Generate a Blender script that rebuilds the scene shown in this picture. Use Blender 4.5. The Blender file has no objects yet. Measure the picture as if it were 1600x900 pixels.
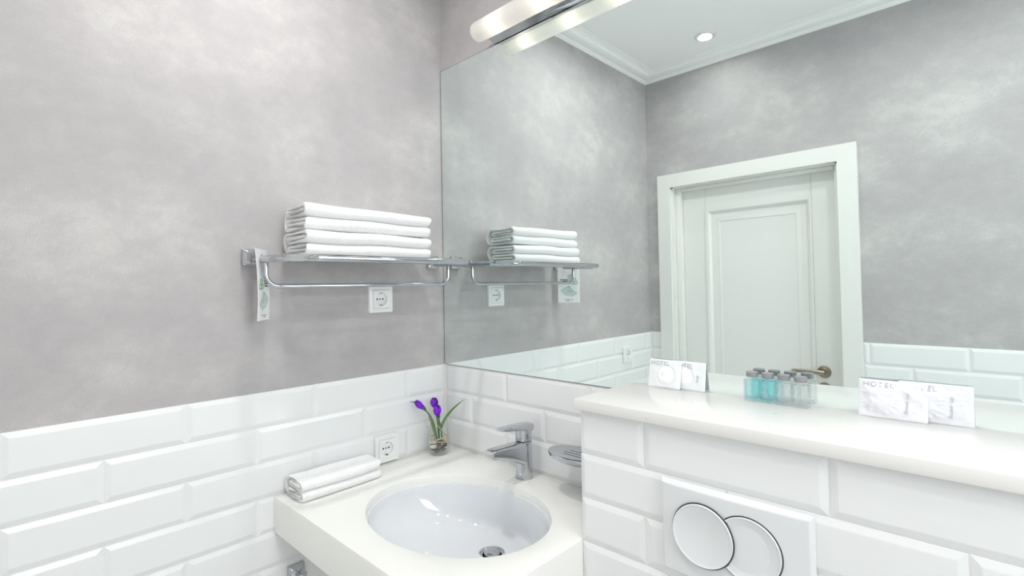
import bpy, bmesh, math, random
from mathutils import Vector, Matrix, noise
R = math.radians
random.seed(7)
scn = bpy.context.scene
col = scn.collection

# ------------------------------------------------------------------ camera
T = 1.117            # height of the tiled dado (bottom edge of the mirror)
F_PX, CY = 789.025, 430.935
yaw, pitch, roll = 0.76419, 0.021717, 0.018458
cam_d = bpy.data.cameras.new('camera')
cam = bpy.data.objects.new('camera', cam_d)
col.objects.link(cam)
cam_d.sensor_fit = 'HORIZONTAL'
cam_d.sensor_width = 36.0
cam_d.lens = F_PX / 1600 * 36
cam_d.shift_y = -(450 - CY) / 1600
cam_d.clip_start = 0.01
_F = Vector((-math.sin(yaw), math.cos(yaw), 0)); _R = Vector((math.cos(yaw), math.sin(yaw), 0)); _U = Vector((0, 0, 1))
fw = _F * math.cos(pitch) + _U * math.sin(pitch)
up = _U * math.cos(pitch) - _F * math.sin(pitch)
rt = _R * math.cos(roll) - up * math.sin(roll)
up = _R * math.sin(roll) + up * math.cos(roll)
m = Matrix((rt, up, -fw)).transposed().to_4x4()
m.translation = Vector((1.3508, -1.0770, T + 0.25566))
cam.matrix_world = m
scn.camera = cam

# ------------------------------------------------------------------ world, light levels, exposure
wd = bpy.data.worlds.new('world'); scn.world = wd
wd.use_nodes = True
wd.node_tree.nodes['Background'].inputs[0].default_value = (0.9, 0.95, 1, 1)
wd.node_tree.nodes['Background'].inputs[1].default_value = 0.3
FILL_WINDOW_L = 6.5       # radiance of the added, unseen window that fills the room
SPOT_W = 3.4         # watts of each ceiling downlight
BULB_L = 5.5        # radiance of the little bulbs in the mirror lamp
vs = scn.view_settings
vs.view_transform = 'Standard'; vs.look = 'None'; vs.gamma = 1.0; vs.use_curve_mapping = False
vs.exposure = 0.07
scn.cycles.transparent_max_bounces = 24
scn.cycles.max_bounces = 14
scn.cycles.diffuse_bounces = 8

# ------------------------------------------------------------------ materials
def nodes(name):
    mt = bpy.data.materials.new(name); mt.use_nodes = True
    nt = mt.node_tree; nt.nodes.clear()
    out = nt.nodes.new('ShaderNodeOutputMaterial')
    return mt, nt, out
def N(nt, t, **kw):
    n = nt.nodes.new(t)
    for k, v in kw.items():
        if k in n.inputs: n.inputs[k].default_value = v
        else: setattr(n, k, v)
    return n
def L(nt, a, b): nt.links.new(a, b)
def rgba(c): return (c[0], c[1], c[2], 1)
def mat(name, color, rough=0.5, metal=0.0, bump=0.0, bscale=50, coat=0.0, sheen=0.0, var=0.0, vscale=5, spec=0.5):
    mt, nt, out = nodes(name)
    p = N(nt, 'ShaderNodeBsdfPrincipled')
    p.inputs['Base Color'].default_value = rgba(color); p.inputs['Roughness'].default_value = rough
    p.inputs['Metallic'].default_value = metal; p.inputs['Coat Weight'].default_value = coat
    p.inputs['Coat Roughness'].default_value = 0.04
    p.inputs['Sheen Weight'].default_value = sheen
    p.inputs['Specular IOR Level'].default_value = spec
    tc = N(nt, 'ShaderNodeTexCoord')
    if var > 0:
        nz = N(nt, 'ShaderNodeTexNoise', Scale=vscale, Detail=4.0)
        L(nt, tc.outputs['Object'], nz.inputs['Vector'])
        mx = N(nt, 'ShaderNodeMix', data_type='RGBA')
        mx.inputs['A'].default_value = rgba([c * (1 - var) for c in color]); mx.inputs['B'].default_value = rgba([min(1, c * (1 + var)) for c in color])
        L(nt, nz.outputs['Fac'], mx.inputs['Factor']); L(nt, mx.outputs['Result'], p.inputs['Base Color'])
    if bump > 0:
        nb = N(nt, 'ShaderNodeTexNoise', Scale=float(bscale), Detail=3.0)
        L(nt, tc.outputs['Object'], nb.inputs['Vector'])
        b = N(nt, 'ShaderNodeBump', Strength=bump, Distance=0.002)
        L(nt, nb.outputs['Fac'], b.inputs['Height']); L(nt, b.outputs['Normal'], p.inputs['Normal'])
    L(nt, p.outputs[0], out.inputs[0])
    return mt
def plaster_mat():
    mt, nt, out = nodes('decorative_plaster')
    p = N(nt, 'ShaderNodeBsdfPrincipled', Roughness=0.62)
    tc = N(nt, 'ShaderNodeTexCoord')
    mp = N(nt, 'ShaderNodeMapping'); mp.inputs['Scale'].default_value = (1, 1, 1.35); mp.inputs['Rotation'].default_value = (0.3, 0.2, 0.1)
    L(nt, tc.outputs['Object'], mp.inputs['Vector'])
    big = N(nt, 'ShaderNodeTexNoise', Scale=3.4, Detail=6.0, Roughness=0.55, Distortion=0.0); L(nt, mp.outputs[0], big.inputs['Vector'])
    mid = N(nt, 'ShaderNodeTexNoise', Scale=14.0, Detail=8.0, Roughness=0.7, Distortion=0.15); L(nt, mp.outputs[0], mid.inputs['Vector'])
    fine = N(nt, 'ShaderNodeTexNoise', Scale=420.0, Detail=3.0, Roughness=0.7); L(nt, tc.outputs['Object'], fine.inputs['Vector'])
    # pale trowelled patches: broad noise broken up by finer streaks and grain
    a1 = N(nt, 'ShaderNodeMath', operation='MULTIPLY_ADD'); a1.inputs[1].default_value = 0.62; a1.inputs[2].default_value = 0.0
    L(nt, big.outputs['Fac'], a1.inputs[0])
    a2 = N(nt, 'ShaderNodeMath', operation='MULTIPLY_ADD'); a2.inputs[1].default_value = 0.45; L(nt, mid.outputs['Fac'], a2.inputs[0]); L(nt, a1.outputs[0], a2.inputs[2])
    a3 = N(nt, 'ShaderNodeMath', operation='MULTIPLY_ADD'); a3.inputs[1].default_value = 0.44; L(nt, fine.outputs['Fac'], a3.inputs[0]); L(nt, a2.outputs[0], a3.inputs[2])
    cr = N(nt, 'ShaderNodeValToRGB'); e = cr.color_ramp.elements
    e[0].position = 0.57; e[0].color = rgba((0.405, 0.386, 0.396)); e[1].position = 0.94; e[1].color = rgba((0.58, 0.562, 0.555))
    k = cr.color_ramp.elements.new(0.71); k.color = rgba((0.442, 0.423, 0.431))
    k = cr.color_ramp.elements.new(0.80); k.color = rgba((0.478, 0.460, 0.464))
    L(nt, a3.outputs[0], cr.inputs[0]); L(nt, cr.outputs[0], p.inputs['Base Color'])
    ad = N(nt, 'ShaderNodeMath', operation='MULTIPLY_ADD'); ad.inputs[1].default_value = 0.8; L(nt, mid.outputs['Fac'], ad.inputs[0]); L(nt, fine.outputs['Fac'], ad.inputs[2])
    b = N(nt, 'ShaderNodeBump', Strength=0.35, Distance=0.0012); L(nt, ad.outputs[0], b.inputs['Height']); L(nt, b.outputs[0], p.inputs['Normal'])
    L(nt, p.outputs[0], out.inputs[0])
    return mt
def stone_mat():
    mt, nt, out = nodes('speckled_ledge_stone')
    p = N(nt, 'ShaderNodeBsdfPrincipled', Roughness=0.28); p.inputs['Coat Weight'].default_value = 0.2
    tc = N(nt, 'ShaderNodeTexCoord')
    vz = N(nt, 'ShaderNodeTexVoronoi', Scale=95.0); L(nt, tc.outputs['Object'], vz.inputs['Vector'])
    nz = N(nt, 'ShaderNodeTexNoise', Scale=11.0, Detail=2.0); L(nt, tc.outputs['Object'], nz.inputs['Vector'])
    th = N(nt, 'ShaderNodeMapRange'); th.inputs['From Min'].default_value = 0.48; th.inputs['From Max'].default_value = 0.72; th.inputs['To Min'].default_value = 0.03; th.inputs['To Max'].default_value = 0.22
    L(nt, nz.outputs['Fac'], th.inputs[0])
    ls = N(nt, 'ShaderNodeMath', operation='LESS_THAN'); L(nt, vz.outputs['Distance'], ls.inputs[0]); L(nt, th.outputs[0], ls.inputs[1])
    mx = N(nt, 'ShaderNodeMix', data_type='RGBA'); mx.inputs['A'].default_value = rgba((0.83, 0.825, 0.81)); mx.inputs['B'].default_value = rgba((0.62, 0.585, 0.53))
    L(nt, ls.outputs[0], mx.inputs['Factor']); L(nt, mx.outputs['Result'], p.inputs['Base Color'])
    L(nt, p.outputs[0], out.inputs[0]); return mt
def thin_glass(name, tint=(0.97, 0.985, 0.985), ior=1.45, rough=0.02, milk=0.0):
    mt, nt, out = nodes(name)
    t = N(nt, 'ShaderNodeBsdfTransparent'); t.inputs[0].default_value = rgba(tint)
    g = N(nt, 'ShaderNodeBsdfGlossy'); g.inputs['Roughness'].default_value = rough
    lw = N(nt, 'ShaderNodeLayerWeight'); lw.inputs['Blend'].default_value = 0.5
    pw = N(nt, 'ShaderNodeMath', operation='POWER'); pw.inputs[1].default_value = 4.0; L(nt, lw.outputs['Facing'], pw.inputs[0])
    f = N(nt, 'ShaderNodeMath', operation='MULTIPLY_ADD'); f.inputs[1].default_value = 0.55; f.inputs[2].default_value = ((ior - 1) / (ior + 1)) ** 2; L(nt, pw.outputs[0], f.inputs[0])
    mx = N(nt, 'ShaderNodeMixShader'); L(nt, f.outputs[0], mx.inputs[0]); L(nt, t.outputs[0], mx.inputs[1]); L(nt, g.outputs[0], mx.inputs[2])
    last = mx
    if milk:
        d = N(nt, 'ShaderNodeBsdfDiffuse'); d.inputs[0].default_value = rgba((0.9, 0.93, 0.93))
        m2 = N(nt, 'ShaderNodeMixShader'); m2.inputs[0].default_value = milk
        L(nt, mx.outputs[0], m2.inputs[1]); L(nt, d.outputs[0], m2.inputs[2]); last = m2
    L(nt, last.outputs[0], out.inputs[0]); return mt
def frosted(name, color, dif=0.3):
    mt, nt, out = nodes(name)
    t = N(nt, 'ShaderNodeBsdfTranslucent'); t.inputs[0].default_value = rgba(color)
    d = N(nt, 'ShaderNodeBsdfPrincipled', Roughness=0.25); d.inputs['Base Color'].default_value = rgba(color)
    mx = N(nt, 'ShaderNodeMixShader'); mx.inputs[0].default_value = dif
    L(nt, t.outputs[0], mx.inputs[1]); L(nt, d.outputs[0], mx.inputs[2]); L(nt, mx.outputs[0], out.inputs[0]); return mt
def emit(name, color, s):
    mt, nt, out = nodes(name)
    e = N(nt, 'ShaderNodeEmission', Strength=s); e.inputs[0].default_value = rgba(color)
    L(nt, e.outputs[0], out.inputs[0]); return mt

PLASTER = plaster_mat()
TILE = mat('white_bevelled_glazed_tile', (0.83, 0.845, 0.85), 0.2, bump=0.03, bscale=14)
GROUT = mat('white_grout', (0.84, 0.835, 0.82), 0.8, bump=0.2, bscale=300)
CEIL = mat('white_ceiling_paint', (0.93, 0.94, 0.94), 0.75)
CORNICE = mat('white_moulding_paint', (0.92, 0.93, 0.93), 0.5)
FLOORM = mat('grey_floor_tile', (0.80, 0.79, 0.77), 0.35, var=0.08, vscale=4)
DOORM = mat('white_grained_door_lacquer', (0.80, 0.80, 0.78), 0.4, bump=0.08, bscale=60)
SILVER = mat('mirror_silvering', (0.865, 0.935, 0.92), 0.0, 1.0)
MEDGE = mat('dark_mirror_edge', (0.10, 0.115, 0.11), 0.3)
CHROME = mat('polished_chrome', (0.56, 0.57, 0.60), 0.05, 1.0)
SATIN = mat('brushed_bronze_nickel', (0.42, 0.37, 0.30), 0.28, 1.0)
COUNTER = mat('cream_solid_surface', (0.865, 0.865, 0.835), 0.3, var=0.012, vscale=40, coat=0.1)
LEDGE = stone_mat()
CERAMIC = mat('white_sanitary_ceramic', (0.745, 0.765, 0.795), 0.06, coat=0.5)
TERRY = mat('white_terry_cloth', (0.89, 0.89, 0.895), 0.95, bump=1.0, bscale=330, sheen=0.2)
PLASTIC = mat('white_socket_plastic', (0.86, 0.87, 0.87), 0.25)
PLATEM = mat('satin_white_flush_plate', (0.76, 0.775, 0.79), 0.3)
DARK = mat('dark_gap', (0.02, 0.02, 0.022), 0.5)
BLACK = mat('black_hole', (0.01, 0.01, 0.01), 0.6)
CAPM = mat('grey_lilac_cap', (0.27, 0.27, 0.285), 0.4)
PAPER = mat('white_card', (0.86, 0.87, 0.88), 0.5)
SACH = mat('pearl_white_sachet_film', (0.80, 0.83, 0.85), 0.3, bump=0.12, bscale=40)
SHOW = mat('milky_white_packet_film', (0.76, 0.77, 0.81), 0.3, bump=0.2, bscale=30)
SOAP = mat('white_soap', (0.90, 0.90, 0.90), 0.5)
INK = mat('grey_print', (0.44, 0.46, 0.48), 0.5)
INKL = mat('pale_grey_print', (0.46, 0.48, 0.53), 0.5)
INKD = mat('dark_print', (0.08, 0.08, 0.09), 0.5)
GREEN = mat('green_print', (0.25, 0.45, 0.24), 0.5)
SAGE = mat('pale_sage_print', (0.56, 0.66, 0.62), 0.5)
SAGED = mat('sage_fold_print', (0.44, 0.54, 0.50), 0.5)
OCHRE = mat('ochre_print', (0.55, 0.42, 0.25), 0.5)
GLASS = thin_glass('clear_vase_glass', (0.985, 0.993, 0.99), 1.5)
BGLASS = thin_glass('clear_bottle_plastic', (0.975, 0.982, 0.985), 1.5)
BLUE = thin_glass('turquoise_gel', (0.74, 0.955, 0.97), 1.2, milk=0.04)
CLEARGEL = thin_glass('clear_gel', (0.955, 0.965, 0.965), 1.2, milk=0.03)
PETAL = mat('violet_petal', (0.20, 0.004, 0.64), 0.5, var=0.25, vscale=60)
PETALD = mat('dark_purple_petal', (0.052, 0.004, 0.11), 0.5)
STEM = mat('green_stem', (0.075, 0.15, 0.045), 0.5, var=0.2, vscale=40)
LEAF = mat('leaf_green', (0.11, 0.21, 0.045), 0.45, var=0.25, vscale=30)
RAFFIA = mat('straw_raffia', (0.66, 0.53, 0.34), 0.7)
PEB = [mat('dark_grey_pebble', (0.11, 0.10, 0.10), 0.5, var=0.2, vscale=60), mat('brown_grey_pebble', (0.24, 0.20, 0.17), 0.5, var=0.2, vscale=60), mat('cream_pebble', (0.74, 0.70, 0.62), 0.5, var=0.08, vscale=60)]
SHADE = frosted('frosted_lamp_glass', (0.93, 0.92, 0.90), 0.25)
BULB = emit('warm_bulb', (1.0, 0.90, 0.72), BULB_L)
SPOTE = emit('downlight_lens', (1.0, 0.95, 0.85), 9.0)
FILL_PANE = emit('added_window_fill_light', (0.95, 0.98, 1.0), FILL_WINDOW_L)  # emission of the invented window, there to light the room

# ------------------------------------------------------------------ helpers
OFF = {}
def link(o, parent):
    col.objects.link(o)
    if parent is not None: o.parent = parent
    return o
def tag(o, label=None, cat=None, group=None, kind=None):
    if label: o['label'] = label
    if cat: o['category'] = cat
    if group: o['group'] = group
    if kind: o['kind'] = kind
    return o
def thing(name, loc, label=None, cat=None, group=None, kind=None):
    o = bpy.data.objects.new(name, None); o.empty_display_size = 0.03
    o.location = loc; col.objects.link(o); OFF[o] = Vector(loc)
    return tag(o, label, cat, group, kind)
def finish(name, me, material, parent=None, smooth=True, angle=35):
    """mesh is in world coordinates; it is re-based on the parent's origin"""
    off = OFF.get(parent, Vector((0, 0, 0))) if parent else Vector((0, 0, 0))
    if off.length: me.transform(Matrix.Translation(-off))
    me.materials.append(material)
    if smooth:
        me.polygons.foreach_set('use_smooth', [True] * len(me.polygons))
        me.set_sharp_from_angle(angle=R(angle))
    me.update()
    o = bpy.data.objects.new(name, me); link(o, parent); OFF[o] = off
    return o
class B:
    def __init__(s): s.v = []; s.f = []
    def add(s, vs_, fs):
        n = len(s.v); s.v += [tuple(v) for v in vs_]; s.f += [[i + n for i in f] for f in fs]
    def box(s, x0, x1, y0, y1, z0, z1, bev=0.0, seg=2):
        x0, x1 = min(x0, x1), max(x0, x1); y0, y1 = min(y0, y1), max(y0, y1); z0, z1 = min(z0, z1), max(z0, z1)
        bm = bmesh.new(); bmesh.ops.create_cube(bm, size=1)
        for v in bm.verts: v.co = Vector((x0 + (v.co.x + .5) * (x1 - x0), y0 + (v.co.y + .5) * (y1 - y0), z0 + (v.co.z + .5) * (z1 - z0)))
        if bev: bmesh.ops.bevel(bm, geom=bm.edges[:], offset=bev, segments=seg, profile=0.5, affect='EDGES', clamp_overlap=True)
        bm.verts.index_update(); s.add([v.co[:] for v in bm.verts], [[v.index for v in f.verts] for f in bm.faces]); bm.free(); return s
    def tube(s, path, r, n=14, closed=False, caps=True):
        P = [Vector(p) for p in path]; k = len(P); rr = r if isinstance(r, (list, tuple)) else [r] * k
        rings = []; prev = None
        for i, p in enumerate(P):
            a = P[i - 1] if (i > 0 or closed) else None; b = P[(i + 1) % k] if (i < k - 1 or closed) else None
            d1 = (p - a).normalized() if a is not None else None; d2 = (b - p).normalized() if b is not None else None
            t = (d1 + d2).normalized() if d1 is not None and d2 is not None else (d1 if d1 is not None else d2)
            if prev is None:
                u = t.cross(Vector((0, 0, 1)));
                if u.length < 1e-3: u = t.cross(Vector((1, 0, 0)))
                u.normalize()
            else:
                u = prev - t * prev.dot(t); u.normalize()
            w = t.cross(u); prev = u
            st = 1.0
            if d1 is not None and d2 is not None:
                c = max(0.3, t.dot(d1)); st = 1 / c
                ax = (d2 - d1)
                ax = ax.normalized() if ax.length > 1e-4 else None
            else: ax = None
            ring = []
            for j in range(n):
                an = 2 * math.pi * j / n; q = (u * math.cos(an) + w * math.sin(an)) * rr[i]
                if ax is not None: q = q + ax * q.dot(ax) * (st - 1)
                ring.append(p + q)
            rings.append(ring)
        vs_ = [q for rg in rings for q in rg]; fs = []
        for i in range(k if closed else k - 1):
            i2 = (i + 1) % k
            for j in range(n):
                j2 = (j + 1) % n; fs.append([i * n + j, i * n + j2, i2 * n + j2, i2 * n + j])
        if caps and not closed: fs += [list(range(n))[::-1], [(k - 1) * n + j for j in range(n)]]
        s.add(vs_, fs); return s
    def lathe(s, prof, c=(0, 0, 0), axis='z', n=32, cap0=False, cap1=False, sx=1, sy=1, flip=False):
        vs_ = []; k = len(prof)
        for (r, h) in prof:
            for j in range(n):
                a = 2 * math.pi * j / n; p, q = r * math.cos(a) * sx, r * math.sin(a) * sy
                vs_.append({'z': (p, q, h), 'x': (h, p, q), 'y': (q, h, p), '-y': (p, -h, q)}[axis])
        fs = []
        for i in range(k - 1):
            for j in range(n):
                j2 = (j + 1) % n; fs.append([i * n + j, i * n + j2, (i + 1) * n + j2, (i + 1) * n + j])
        if cap0: fs.append([j for j in range(n)][::-1])
        if cap1: fs.append([(k - 1) * n + j for j in range(n)])
        if flip: fs = [f[::-1] for f in fs]
        s.add([(v[0] + c[0], v[1] + c[1], v[2] + c[2]) for v in vs_], fs); return s
    def loft(s, rings, cap0=True, cap1=True, closed=True):
        n = len(rings[0]); vs_ = [tuple(q) for r in rings for q in r]; fs = []
        for i in range(len(rings) - 1):
            for j in range(n if closed else n - 1):
                j2 = (j + 1) % n; fs.append([i * n + j, i * n + j2, (i + 1) * n + j2, (i + 1) * n + j])
        if cap0: fs.append(list(range(n))[::-1])
        if cap1: fs.append([(len(rings) - 1) * n + j for j in range(n)])
        s.add(vs_, fs); return s
    def xf(s, M):
        s.v = [tuple(M @ Vector(v)) for v in s.v]; return s
    def mesh(s, name, recalc=True):
        me = bpy.data.meshes.new(name); me.from_pydata(s.v, [], s.f)
        if recalc:
            bm = bmesh.new(); bm.from_mesh(me); bmesh.ops.recalc_face_normals(bm, faces=bm.faces); bm.to_mesh(me); bm.free()
        return me
    def build(s, name, material, parent=None, smooth=True, angle=35, recalc=True):
        return finish(name, s.mesh(name, recalc), material, parent, smooth, angle)
def rrect(hw, hh, r, n=5):
    """rounded rectangle outline (2D), counter-clockwise"""
    pts = []
    for cx, cy, a0 in ((hw - r, hh - r, 0), (-hw + r, hh - r, 90), (-hw + r, -hh + r, 180), (hw - r, -hh + r, 270)):
        for i in range(n + 1):
            a = R(a0 + 90 * i / n); pts.append((cx + r * math.cos(a), cy + r * math.sin(a)))
    return pts
def text_mesh(txt, size, depth=0.0002, align='LEFT', spacing=1.0):
    cu = bpy.data.curves.new('txt', 'FONT'); cu.body = txt; cu.size = size; cu.extrude = depth; cu.align_x = align; cu.space_character = spacing; cu.resolution_u = 3
    ob = bpy.data.objects.new('txt', cu); col.objects.link(ob)
    bpy.context.view_layer.update()
    me = bpy.data.meshes.new_from_object(ob.evaluated_get(bpy.context.evaluated_depsgraph_get()))
    bpy.data.objects.remove(ob); bpy.data.curves.remove(cu)
    return me

# ------------------------------------------------------------------ room shell
W, XR, ZCE = 1.416, 2.40, T + 1.375
TH, TL = 0.089, 0.30
st = 'structure'
B().box(-0.1, XR + 0.1, -W - 0.12, 0.1, -0.08, 0).build('floor', FLOORM, smooth=False)['kind'] = st
B().box(-0.1, XR + 0.1, -W - 0.12, 0.1, ZCE, ZCE + 0.08).build('ceiling', CEIL, smooth=False)['kind'] = st
wall_left = B().box(-0.1, 0, -W - 0.12, 0.1, 0, ZCE).build('wall_left', PLASTER, smooth=False); wall_left['kind'] = st
wall_back = B().box(0, XR, 0, 0.1, 0, ZCE).build('wall_back', PLASTER, smooth=False); wall_back['kind'] = st
# wall opposite the mirror, with the doorway
DX0, DX1, DZ = 0.125, 0.885, T + 0.765
b = B(); b.box(0, DX0, -W - 0.12, -W, 0, ZCE); b.box(DX1, XR, -W - 0.12, -W, 0, ZCE); b.box(DX0, DX1, -W - 0.12, -W, DZ, ZCE)
wall_front = b.build('wall_front', PLASTER, smooth=False); wall_front['kind'] = st
# right wall with an invented glowing window, added out of view as soft fill
WY0, WY1, WZ0, WZ1 = -1.12, -0.36, T + 0.02, T + 0.98
b = B(); b.box(XR, XR + 0.1, -W, WY0, 0, ZCE); b.box(XR, XR + 0.1, WY1, 0, 0, ZCE); b.box(XR, XR + 0.1, WY0, WY1, 0, WZ0); b.box(XR, XR + 0.1, WY0, WY1, WZ1, ZCE)
wall_right = b.build('wall_right', PLASTER, smooth=False); wall_right['kind'] = st
fill_win = thing('added_window_1', (XR + 0.05, (WY0 + WY1) / 2, WZ0), kind=st)
b = B(); fwd = 0.05
b.box(XR + .02, XR + .08, WY0, WY0 + fwd, WZ0, WZ1); b.box(XR + .02, XR + .08, WY1 - fwd, WY1, WZ0, WZ1)
b.box(XR + .02, XR + .08, WY0 + fwd, WY1 - fwd, WZ0, WZ0 + fwd); b.box(XR + .02, XR + .08, WY0 + fwd, WY1 - fwd, WZ1 - fwd, WZ1)
b.build('added_window_frame', DOORM, fill_win, smooth=False)
B().box(XR + .045, XR + .055, WY0 + fwd, WY1 - fwd, WZ0 + fwd, WZ1 - fwd).build('pane', FILL_PANE, fill_win, smooth=False)
# tiled cistern partition
BY, BX = -0.22, 0.7225
partition = B().box(BX, XR, BY - .0013, 0, 0, T).build('wall_cistern', GROUT, smooth=False); partition['kind'] = st

# ------------------------------------------------------------------ bevelled wall tiles, one object each
_tile_cache = {}
def tile_mesh(w, h, fl=1, fr=1):
    key = (round(w, 4), round(h, 4), fl, fr)
    if key in _tile_cache: return _tile_cache[key]
    g = 0.0008; bv = 0.0105; d0, d1, d2 = 0.0004, 0.0020, 0.0051
    bx = min(bv, w * 0.35); bz = min(bv, h * 0.35); x0, x1, z0, z1 = g, w - g, g, h - g
    xl, xr = x0 + (bx if fl else 0.0006), x1 - (bx if fr else 0.0006)
    q = lambda a, c, e, f, d: [(a, -d, e), (c, -d, e), (c, -d, f), (a, -d, f)]
    rings = [q(x0, x1, z0, z1, -0.001), q(x0, x1, z0, z1, d0), q(x0 + .0007, x1 - .0007, z0 + .0007, z1 - .0007, d1),
             q(xl, xr, z0 + bz, z1 - bz, d2 - .0002), q(xl + .0015, xr - .0015, z0 + bz + .0015, z1 - bz - .0015, d2)]
    b_ = B(); b_.loft(rings, cap0=False)
    me = b_.mesh('tile'); me.materials.append(TILE)
    me.polygons.foreach_set('use_smooth', [True] * len(me.polygons)); me.set_sharp_from_angle(angle=R(6))
    _tile_cache[key] = me
    return me
def lay_tiles(parent, origin, rot, a0, a1, ztop, zbot, joints, skip=None):
    """run rows of tiles on a wall; joints(row) gives one joint position along the wall axis"""
    row = 0; z = ztop
    while z > zbot + 0.015:
        zb = max(zbot, z - TH); j = joints(row)
        k = math.floor((a0 - j) / TL); x = j + k * TL
        while x < a1 - 1e-4:
            xa, xb = max(a0, x), min(a1, x + TL)
            if xb - xa > 0.012 and not (skip and skip(xa, xb, zb, z)):
                o = bpy.data.objects.new('tile', tile_mesh(xb - xa, z - zb)); col.objects.link(o); o.parent = parent
                o.matrix_local = Matrix.Translation(origin) @ rot @ Matrix.Translation((xa, random.uniform(-.0003, .0003), zb))
            x += TL
        z = zb; row += 1
I4 = Matrix.Identity(4)
B().box(0, 0.0016, -W, 0, 0, T - .0005).build('grout', GROUT, wall_left, smooth=False)
B().box(0, BX, -0.0016, 0, 0, T - .0005).build('grout', GROUT, wall_back, smooth=False)
B().box(DX1 + .068, XR, -W, -W + .0016, 0, T + .002).build('grout', GROUT, wall_front, smooth=False)
B().box(0, .066, -W, -W + .0016, 0, T + .002).build('grout', GROUT, wall_front, smooth=False)
B().box(XR - .0016, XR, -W, BY, 0, T).build('grout', GROUT, wall_right, smooth=False)
# left wall: tile axis runs from the door wall to the mirror corner (local x -> +y, local -y -> +x)
rotL = Matrix.Rotation(R(90), 4, 'Z')
lay_tiles(wall_left, (0, 0, 0), rotL, -W + .005, -0.005, T, 0, lambda r: -0.1576 if r % 2 == 0 else -0.0061)
lay_tiles(wall_back, (0, 0, 0), I4, 0.006, BX - .001, T, 0, lambda r: 0.2872 if r % 2 == 0 else 0.1357)
lay_tiles(partition, (0, BY, 0), I4, BX - .003, XR - .006, T - .0005, 0, lambda r: 0.8655 if r % 2 == 0 else 0.7165)
rotF = Matrix.Rotation(R(180), 4, 'Z')
lay_tiles(wall_front, (0, -W, 0), rotF, -XR + .006, -(DX1 + .066), T + .002, 0, lambda r: -1.272 if r % 2 == 0 else -1.109)
lay_tiles(wall_front, (0, -W, 0), rotF, -0.068, -0.006, T + .002, 0, lambda r: -0.2 if r % 2 == 0 else -0.3)
rotR = Matrix.Rotation(R(-90), 4, 'Z')
lay_tiles(partition, (BX, 0, 0), rotR, .0065, -BY + .004, T - .0005, T - 3 * TH, lambda r: .22 if r % 2 == 0 else .07)
lay_tiles(wall_right, (XR, 0, 0), rotR, -BY + .006, W - .006, T, 0, lambda r: 0.1 if r % 2 == 0 else 0.25)

# ------------------------------------------------------------------ cornice
CB = ZCE - (T + 1.338)   # drop
PR = 0.082               # projection
prof = [(0, -CB), (.006, -CB), (.007, -CB + .004), (.013, -CB + .006), (.016, -CB + .010)]
for i in range(9):       # cove
    a = R(i / 8 * 90); prof.append((.017 + .040 * math.sin(a), -CB + .011 + .013 * (1 - math.cos(a))))
prof += [(.0585, -.0115), (.059, -.008), (.067, -.0075), (.068, -.0045), (.076, -.004), (PR, -.0015), (PR, 0)]
def cornice(name, A, Bp, inn, ka, kb):
    """A->B wall line, inn: inward normal, mitred ends"""
    A, Bp, inn = Vector(A), Vector(Bp), Vector(inn); d = (Bp - A).normalized()
    rings = [[P_ + d * (sgn * k_ * pr_) + inn * pr_ + Vector((0, 0, h)) for pr_, h in prof + [(0, 0)]] for P_, sgn, k_ in ((A, 1, ka), (Bp, -1, kb))]
    o = B().loft(rings).build(name, CORNICE, None, True, 25); o['kind'] = st
cornice('trim_1', (0, -W, ZCE), (0, 0, ZCE), (1, 0, 0), 1, 1)
cornice('trim_2', (0, -W, ZCE), (XR, -W, ZCE), (0, 1, 0), 1, 1)
cornice('trim_3', (0, 0, ZCE), (XR, 0, ZCE), (0, -1, 0), 1, 1)
cornice('trim_4', (XR, -W, ZCE), (XR, 0, ZCE), (-1, 0, 0), 1, 1)

# ------------------------------------------------------------------ door (seen in the mirror)
door = thing('door_1', ((DX0 + DX1) / 2, -W, 0), kind=st)
ax0, ax1, axi0, axi1, azi, azo = 0.068, 0.952, 0.135, 0.882, T + 0.757, T + 0.825
yf, yb_ = -W + 0.02, -W
def prism(pts, y0, y1):
    b_ = B(); n = len(pts); b_.add([(x, y0, z) for x, z in pts] + [(x, y1, z) for x, z in pts],
        [list(range(n)), list(range(n, 2 * n))] + [[i, (i + 1) % n, n + (i + 1) % n, n + i] for i in range(n)]); return b_
prism([(ax0, 0), (axi0, 0), (axi0, azi), (ax0, azo)], yb_, yf).build('architrave', DOORM, door, smooth=False)
prism([(ax1, 0), (axi1, 0), (axi1, azi), (ax1, azo)], yb_, yf).build('architrave', DOORM, door, smooth=False)
prism([(ax0, azo), (axi0, azi), (axi1, azi), (ax1, azo)], yb_, yf).build('architrave', DOORM, door, smooth=False)
b = B(); jz = azi - .006
b.box(DX0 + .0, axi0 + .008, -W - .11, -W, 0, DZ); b.box(axi1 - .008, DX1, -W - .11, -W, 0, DZ); b.box(axi0, axi1, -W - .11, -W, jz, DZ)
b.build('jamb', DOORM, door, smooth=False)
b = B(); s0, s1, sz = 0.172, 0.862, T + 0.735
b.box(axi0 + .008, s0, -W - .06, -W - .028, 0, jz, .003); b.box(s1, axi1 - .008, -W - .06, -W - .028, 0, jz, .003); b.box(s0, s1, -W - .06, -W - .028, sz, jz, .003)
b.build('door_stop', DOORM, door)
leaf_y = -W - .062
LX0, LX1, LZ1 = axi0 + .01, axi1 - .01, jz - .003
PX0, PX1, PZ0, PZ1 = .288, .766, .42, T + .632
leaf = B().box(PX0, PX1, leaf_y - .036, leaf_y - .014, PZ0, PZ1).build('door_panel', DOORM, door, smooth=False)
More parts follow.
